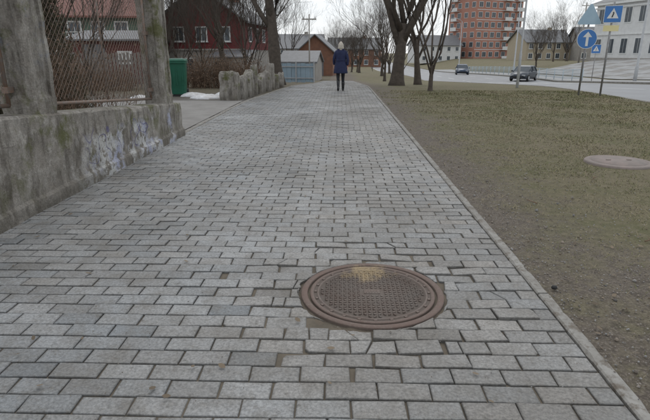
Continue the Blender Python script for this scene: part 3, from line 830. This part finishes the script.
b.box((-4, 1, h + 3), (.8, .8, 1.8), 0); b.box((4, 1, h + 3), (.8, .8, 1.8), 0)
b.build('building_body', [WPLAST, WHITE, GLASS, GPLAST, ROOFG], e)
for (nm, x, y, w, d, h, m1, rz) in (('yellow_house', 50, 135, 12, 9, 4.6, M('ochre_stucco', (.42, .36, .27), (.36, .31, .23), 3, .9), .2), ('grey_house', 63, 130, 13, 9, 5., GPLAST, -.1), ('pale_house', 30, 170, 14, 9, 5.5, WPLAST, .3), ('brown_house', 4, 150, 14, 9, 5, ORANGE, .1), ('grey_house', -10, 120, 12, 9, 5, GPLAST, .0)):
    e = empty(nm, (x, y, H(x, y) - .2), rz); b = MB(); b.box((0, 0, h / 2), (w, d, h), 0); gable_roof(b, w, d, h, 2.8, .5, 1, 'x', 0); facade_windows(b, w, -d / 2, 2, 5, 0, h / 2, 1, 1.2, frame=2, glass=3)
    b.box((w * .2, 0, h + 2.6), (.8, .8, 1.6), 0); b.build('house_body', [m1, ROOFG, WHITE, GLASS], e)

# ------------------------------------------------------------------ street furniture
RAILM = M('railing_paint', (.42, .50, .55), (.34, .42, .47), 5, .5)
def railing(x0, y0, y1):
    e = empty('pedestrian_railing'); b = MB(); n = int((y1 - y0) / 2)
    for k in range(n + 1):
        y = y0 + k * 2; z = H(x0, y); b.tube([(x0, y, z - .1), (x0, y, z + 1.05)], .035, 8)
        if k < n:
            z2 = H(x0, y + 2)
            for hh in (1.0, .25): b.tube([(x0, y, z + hh), (x0, y + 2, z2 + hh)], .022, 6)
            for j in range(1, 12):
                t = j / 12; b.tube([(x0, y + 2 * t, z + (z2 - z) * t + .25), (x0, y + 2 * t, z + (z2 - z) * t + 1.0)], .009, 4)
    b.build('rails', [RAILM], e)
railing(RX1 + .6, 46, 90)
def lamp(x, y, h, s=1, mat=PALE, k=1.):
    e = empty('street_lamp', (x, y, H(x, y))); b = MB()
    b.tube([(0, 0, -.2), (0, 0, 1.2), (0, 0, 1.25), (0, 0, h)], [.14 * k, .13 * k, .095 * k, .06 * k], 12)
    b.tube([(0, 0, h - .1), (-s * .3, 0, h + .25), (-s * 1.0, 0, h + .5), (-s * 1.6, 0, h + .55)], [.045, .04, .035, .03], 8); b.build('pole', [mat], e)
    b = MB(); b.box((-s * 1.9, 0, h + .54), (.75, .26, .13), 0, ch=.03); b.build('lamp_head', [STEEL], e)
lamp(23.4, 42, 9, 1); lamp(23, 70, 9, 1); lamp(22.5, 100, 9); lamp(6.6, 19.5, 7.5, -1, PALE, .38)
def pole(x, y, h, r, m):
    b = MB(); b.tube([(0, 0, -.2), (0, 0, h)], [r, r * .7], 10); b.box((0, 0, h - .4), (1.2, .08, .1)); 
    for k in (-.5, 0, .5): b.tube([(k, 0, h - .35), (k, 0, h - .2)], .03, 6)
    b.build('utility_pole', [m], None, (x, y, H(x, y)))
pole(-2.6, 45, 5.4, .07, GPLAST); pole(34, 76, 8, .12, GPLAST)

def ngon(n, r, rot=0., y=0., cz=0., cx=0.):
    return [(cx + math.cos(rot + k * 2 * math.pi / n) * r, y, cz + math.sin(rot + k * 2 * math.pi / n) * r) for k in range(n)]
def rtri(r, y, cz):
    out = []
    for k in range(3):
        a = math.pi / 2 + k * 2.0944; cx, cy = math.cos(a) * (r - .05), math.sin(a) * (r - .05)
        for q in (-.7, 0, .7): out.append((cx + math.cos(a + q) * .05, y, cz + cy + math.sin(a + q) * .05))
    return out
def signpost(name, x, y, h, parts, rz=0.):
    e = empty(name, (x, y, H(x, y)), rz); b = MB(); b.tube([(0, 0, -.2), (0, 0, h)], .028, 10); b.build('post', [STEEL], e)
    for i, (kind, cz, r) in enumerate(parts):
        b = MB()
        if kind == 'tri_back':
            b.loft([rtri(r, -.035, cz), rtri(r, -.045, cz)], 0); b.box((0, -.03, cz), (r, .02, .04), 1)
            b.build('triangle_plate', [SIGNK, STEEL], e)
        elif kind == 'round_blue':
            b.loft([ngon(32, r, 0, -.035, cz), ngon(32, r, 0, -.045, cz)], 1); b.loft([ngon(32, r * .94, 0, -.045, cz), ngon(32, r * .94, 0, -.049, cz)], 0)
            b.loft([[(-.03, -.049, cz - .2), (.04, -.049, cz - .2), (.04, -.049, cz + .05), (-.03, -.049, cz + .05)], [(-.03, -.053, cz - .2), (.04, -.053, cz - .2), (.04, -.053, cz + .05), (-.03, -.053, cz + .05)]], 1)
            b.loft([[(-.12, -.049, cz + .05), (.13, -.049, cz + .05), (.005, -.049, cz + .2)], [(-.12, -.053, cz + .05), (.13, -.053, cz + .05), (.005, -.053, cz + .2)]], 1)
            b.build('blue_disc', [SIGNB, WHITE], e)
        elif kind == 'square_blue':
            b.box((0, -.04, cz), (r * 2, .012, r * 2), 1); b.box((0, -.048, cz), (r * 1.88, .006, r * 1.88), 0)
            b.loft([[(-r * .65, -.052, cz - r * .5), (r * .65, -.052, cz - r * .5), (0, -.052, cz + r * .7)], [(-r * .65, -.055, cz - r * .5), (r * .65, -.055, cz - r * .5), (0, -.055, cz + r * .7)]], 1)
            b.tube([(-.02, -.06, cz - r * .35), (.01, -.06, cz + .02), (0, -.06, cz + r * .25)], .015, 6, 2); b.build('blue_plate', [SIGNB, WHITE, BLACK], e)
        else:
            b.box((0, -.04, cz), (r * 2, .012, r * .8), 0); b.build('small_plate', [YEL], e)
signpost('traffic_sign', 7.25, 15.9, 2.55, [('tri_back', 2.22, .36), ('round_blue', 1.62, .28)], R(-8))
signpost('traffic_sign', 7.75, 15.6, 2.6, [('square_blue', 2.28, .23), ('small', 1.90, .20)], R(-16))
signpost('traffic_sign', 21.2, 44.5, 3.0, [('square_blue', 2.6, .35)], R(-20))

def car(x, y, rz, paint):
    e = empty('parked_car', (x, y, H(x, y) - .116), rz); b = MB()
    st = [(-2.05, .62, .40, .62), (-1.98, .76, .28, .78), (-1.6, .84, .22, .88), (-.9, .86, .2, .92), (0, .87, .2, .92), (.9, .86, .2, .90), (1.5, .83, .22, .82), (1.95, .76, .28, .68), (2.08, .6, .4, .56)]
    b.loft([[(sx, -w, zb + .1), (sx, -w * .93, zb), (sx, w * .93, zb), (sx, w, zb + .1), (sx, w, zt - .14), (sx, w * .92, zt), (sx, -w * .92, zt), (sx, -w, zt - .14)] for sx, w, zb, zt in st], 0, True, True)
    b.loft([[(-1.75, -.74, .88), (1.0, -.76, .88), (1.0, .76, .88), (-1.75, .74, .88)], [(-1.3, -.60, 1.36), (.30, -.62, 1.38), (.30, .62, 1.38), (-1.3, .60, 1.36)]], 1)
    b.loft([[(-1.36, -.63, 1.36), (.34, -.65, 1.37), (.34, .65, 1.37), (-1.36, .63, 1.36)], [(-1.2, -.54, 1.45), (.18, -.55, 1.45), (.18, .55, 1.45), (-1.2, .54, 1.45)]], 0)
    for s in (-1, 1):
        for (xa, xb) in ((-1.7, -1.3), (-.35, -.35), (.98, .32)):
            b.tube([(xa, s * .76, .88), (xb, s * .64, 1.38)], .035, 5, 0)
        b.box((.75, s * .95, .95), (.18, .14, .12), 0)
        b.box((2.0, s * .55, .58), (.14, .3, .14), 3); b.box((-2.02, s * .6, .66), (.1, .22, .2), 4)
    b.box((2.09, 0, .42), (.04, .9, .14), 2); b.box((-2.07, 0, .52), (.03, .5, .12), 3)
    for sx in (-1.3, 1.3):
        for s in (-1, 1):
            rings = []
            for (r, q) in ((.30, .70), (.32, .72), (.32, .86), (.30, .88), (.2, .88)):
                rings.append([(sx + math.cos(a / 20 * 6.283) * r, s * q, .32 + math.sin(a / 20 * 6.283) * r) for a in range(20)])
            b.loft(rings, 2); b.loft([[(sx + math.cos(a / 20 * 6.283) * r, s * q, .32 + math.sin(a / 20 * 6.283) * r) for a in range(20)] for r, q in ((.2, .885), (.17, .895), (.05, .90))], 3)
    b.build('car_body', [paint, GLASS, BLACK, PALE, M('tail_red', (.4, .02, .02), None, 3, .3, bs=0)], e)
car(18.3, 52.5, R(-125), M('car_paint_dark', (.05, .06, .075), (.045, .052, .065), 2, .25, .3, bs=0)); car(17.6, 76, R(-100), M('car_paint_blue', (.03, .05, .09), (.028, .045, .08), 2, .25, .3, bs=0))

# ------------------------------------------------------------------ woman walking away
NAVY = M('navy_coat', (.016, .024, .075), (.010, .015, .05), 14, .8, bs=.4)
TROU = M('black_trousers', (.012, .013, .018), (.02, .02, .026), 14, .8)
SKIN = M('skin', (.52, .33, .25), (.48, .29, .22), 10, .6, bs=0)
HAIR = M('blonde_hair', (.60, .55, .48), (.38, .34, .28), 40, .7, bs=.7)
BOOT = M('black_boot', (.012, .012, .013), (.02, .02, .02), 10, .45)
wx, wy = .03, 17.4
e = empty('walking_woman', (wx, wy, H(wx, wy)), R(2)); e.scale = (.96, .96, .96)
def skin(name, verts, edges, radii, root, mats, par, sub=2):
    me = bpy.data.meshes.new(name); me.from_pydata(verts, edges, [])
    for m in mats: me.materials.append(m)
    o = bpy.data.objects.new(name, me); scene.collection.objects.link(o); o.parent = par
    md = o.modifiers.new('skin', 'SKIN'); md.use_smooth_shade = True
    for i, v in enumerate(me.skin_vertices[0].data):
        v.radius = radii[i] if isinstance(radii[i], tuple) else (radii[i], radii[i]); v.use_root = (i == root)
    s = o.modifiers.new('sub', 'SUBSURF'); s.levels = sub; s.render_levels = sub
    return o
V = [(0, 0, .88), (0, .0, 1.02), (0, -.01, 1.2), (0, -.01, 1.34), (0, 0, 1.42),
     (-.085, -.01, .84), (-.09, .02, .48), (-.085, -.14, .13), (-.085, -.13, .06),
     (.085, .02, .84), (.085, .13, .47), (.09, .15, .10), (.09, .16, .05)]
E = [(0, 1), (1, 2), (2, 3), (3, 4), (0, 5), (5, 6), (6, 7), (7, 8), (0, 9), (9, 10), (10, 11), (11, 12)]
Rr = [(.14, .10), (.12, .09), (.14, .10), (.11, .08), .05, .095, .062, .042, .045, .095, .062, .042, .045]
skin('body', V, E, Rr, 0, [TROU], e)
def boot(x, y, z, pitch):
    b = MB(); cp, sp = math.cos(pitch), math.sin(pitch)
    def T(px, py, pz): return (x + px, y + py * cp - pz * sp, z + py * sp + pz * cp)
    secs = [(-.075, .030, 0, .09), (-.05, .038, 0, .12), (0, .040, .0, .12), (.06, .042, -.005, .075), (.12, .044, -.005, .06), (.165, .030, 0, .045)]
    rg = []
    for (py, w, zb, zt) in secs: rg.append([T(math.cos(a / 10 * 6.283) * w, py, (zb + zt) / 2 + math.sin(a / 10 * 6.283) * (zt - zb) / 2) for a in range(10)])
    b.loft(rg, 0, True, True)
    b.loft([[T(math.cos(a / 10 * 6.283) * r, -.03 + math.sin(a / 10 * 6.283) * r + oy, zz) for a in range(10)] for r, oy, zz in ((.045, 0, .06), (.048, 0, .14), (.055, -.005, .24), (.060, -.005, .30))], 0, True, True)
    b.box(T(0, -.05, -.012), (.045, .05, .035)); return b
boot(-.085, -.13, .075, -.45).build('boot_left', [BOOT], e); boot(.09, .15, .012, .03).build('boot_right', [BOOT], e)
b = MB(); rg = []
for (z, rx, ry, oy) in ((.60, .235, .185, .0), (.62, .242, .19, 0), (.75, .225, .175, 0), (.90, .205, .155, 0), (1.02, .175, .128, -.005), (1.12, .180, .128, -.01), (1.24, .195, .128, -.015), (1.33, .185, .115, -.015), (1.38, .13, .09, -.01), (1.42, .07, .07, 0)):
    rg.append([(math.cos(a / 28 * 6.283) * rx * (1 + (.025 * math.sin(a * 1.9) if z < 1 else 0)), math.sin(a / 28 * 6.283) * ry * (1 + (.03 * math.cos(a * 1.5) if z < 1 else 0)) + oy, z) for a in range(28)])
b.loft(rg, 0, False, True)
b.tube([(math.cos(a / 28 * 6.283) * .180, math.sin(a / 28 * 6.283) * .133 - .006, 1.03) for a in range(29)], .014, 6)
co = b.build('coat', [NAVY], e)
sf = co.modifiers.new('sol', 'SOLIDIFY'); sf.thickness = .012; sf.offset = -1
skin('sleeves', [(0, -.01, 1.30), (-.17, -.015, 1.31), (-.235, .0, 1.08), (-.225, .11, .88), (.17, -.015, 1.31), (.235, -.05, 1.08), (.235, -.03, .86)],
     [(0, 1), (1, 2), (2, 3), (0, 4), (4, 5), (5, 6)], [(.10, .10), .068, .055, .045, .068, .055, .045], 0, [NAVY], e)
def hand(name, base, fwd):
    bx, by, bz = base; Vv = [(bx, by, bz), (bx, by + fwd * .035, bz - .05), (bx, by + fwd * .05, bz - .085)]; Ee = [(0, 1), (1, 2)]; rr_ = [(.022, .022), (.03, .018), (.034, .015)]
    for k, ln in enumerate((.055, .066, .062, .048)):
        oy = (k - 1.5) * .019; i = len(Vv)
        Vv += [(bx, by + fwd * .05 + oy, bz - .10), (bx + .004 * (1 if bx < 0 else -1), by + fwd * .06 + oy, bz - .10 - ln * .5), (bx + .016 * (1 if bx < 0 else -1), by + fwd * .062 + oy, bz - .10 - ln)]
        Ee += [(2, i), (i, i + 1), (i + 1, i + 2)]; rr_ += [.009, .0085, .007]
    i = len(Vv); Vv += [(bx + (.012 if bx < 0 else -.012), by + .035 + fwd * .03, bz - .06), (bx + (.016 if bx < 0 else -.016), by + .045 + fwd * .04, bz - .095)]
    Ee += [(1, i), (i, i + 1)]; rr_ += [.010, .008]
    skin(name, Vv, Ee, rr_, 0, [SKIN], e, 1)
hand('hand_left', (-.223, .125, .855), .5); hand('hand_right', (.235, -.026, .83), .2)
b = MB(); rg = []
hz = 1.535
for i in range(17):
    t = math.pi * i / 16; z = -math.cos(t); s = math.sin(t)
    rg.append([])
    for a in range(24):
        an = a / 24 * 6.283; px = math.cos(an) * s * .073; py = math.sin(an) * s * .092; pz = z * .112
        if z < -.2: px *= 1 + (z + .2) * .28; py = py * (1 + (z + .2) * .2) + .008
        if py > .06 and abs(px) < .02 and -.45 < z < .1: py += .018 * (1 - abs(px) / .02)
        if py > .05 and .0 < z < .2 and .015 < abs(px) < .045: py -= .006
        rg[-1].append((px, py, hz + pz))
b.loft(rg, 0, True, True)
for s in (-1, 1):
    b.loft([[(s * (.070 + q), .0 + math.cos(a / 8 * 6.283) * .016, hz - .005 + math.sin(a / 8 * 6.283) * .028) for a in range(8)] for q in (0, .012)], 0, True, True)
    b.loft([[(s * .03 + math.cos(a / 8 * 6.283) * r, .084 + y_, hz + .012 + math.sin(a / 8 * 6.283) * r * .6) for a in range(8)] for r, y_ in ((.012, -.006), (.008, .003))], 1, True, True)
b.loft([[(math.cos(a / 8 * 6.283) * .022, .088 + y_, hz - .055 + math.sin(a / 8 * 6.283) * .006) for a in range(8)] for y_ in (-.006, .004)], 2, True, True)
b.build('head', [SKIN, BLACK, M('lips', (.4, .15, .13), None, 5, .5, bs=0)], e)
b = MB(); rg = []
for i in range(15):
    f = i / 14; z = hz + .125 - f * .30
    t = min(1, f * 1.9 + .02); s = math.sin(min(math.pi / 2, t * math.pi / 2 * 1.05)); rx, ry = .095 * s, .115 * s
    if f > .55: rx *= 1 + .18 * math.sin((f - .55) * 5)
    if f > .85: rx *= .86; ry *= .8
    row_ = []
    for a in range(30):
        an = a / 30 * 6.283; py = math.sin(an) * ry - .014; px = math.cos(an) * rx
        if py > .032 and f > .30: py = min(py, .035)
        k = 1 + .05 * noise.noise((math.cos(an) * 5, math.sin(an) * 5, f * 2)); row_.append((px * k, py * k, z))
    rg.append(row_)
b.loft(rg, 0, True, True); b.build('hair', [HAIR], e)
b = MB(); b.tube([(math.cos(a / 20 * 6.283) * .085, math.sin(a / 20 * 6.283) * .075 - .005, 1.40 + .01 * math.sin(a)) for a in range(21)], .028, 8); b.build('scarf', [NAVY], e)

# ------------------------------------------------------------------ world, sun, camera
w = bpy.data.worlds.new('World'); scene.world = w; w.use_nodes = True; nt = w.node_tree; nt.nodes.clear()
out = nt.nodes.new('ShaderNodeOutputWorld'); bg = nt.nodes.new('ShaderNodeBackground'); nt.links.new(bg.outputs[0], out.inputs[0])
sky = nt.nodes.new('ShaderNodeTexSky'); sky.sky_type = 'NISHITA'; sky.sun_disc = False; sky.sun_elevation = R(50); sky.sun_rotation = 0.
tc = nt.nodes.new('ShaderNodeTexCoord'); mp = nt.nodes.new('ShaderNodeMapping'); mp.inputs['Scale'].default_value = (1, 1, 3.5); nt.links.new(tc.outputs['Generated'], mp.inputs[0])
cl = noise_n(nt, mp.outputs[0], 1.6, 5, .55)
cloud = mix(nt, rng(nt, cl, .35, .65), (7.7, 8.15, 8.6), (9.1, 9.3, 9.5))
c = mix(nt, .9, sky.outputs[0], cloud)
nt.links.new(c, bg.inputs[0]); bg.inputs[1].default_value = .115
sd = bpy.data.lights.new('sun', 'SUN'); sd.energy = .75; sd.angle = R(30); sd.color = (1, .97, .93)
so = bpy.data.objects.new('sun', sd); scene.collection.objects.link(so); so.rotation_euler = (R(-40), 0, 0)
cam = bpy.data.cameras.new('camera'); cam.sensor_width = 36; cam.lens = 27.97; cam.clip_start = .05; cam.clip_end = 3000
co = bpy.data.objects.new('camera', cam); scene.collection.objects.link(co); co.location = (0, 0, 1.25)
co.rotation_euler = (R(90 - 17.37), 0, R(1.62)); scene.camera = co
scene.view_settings.view_transform = 'Standard'; scene.view_settings.look = 'None'; scene.view_settings.exposure = 0
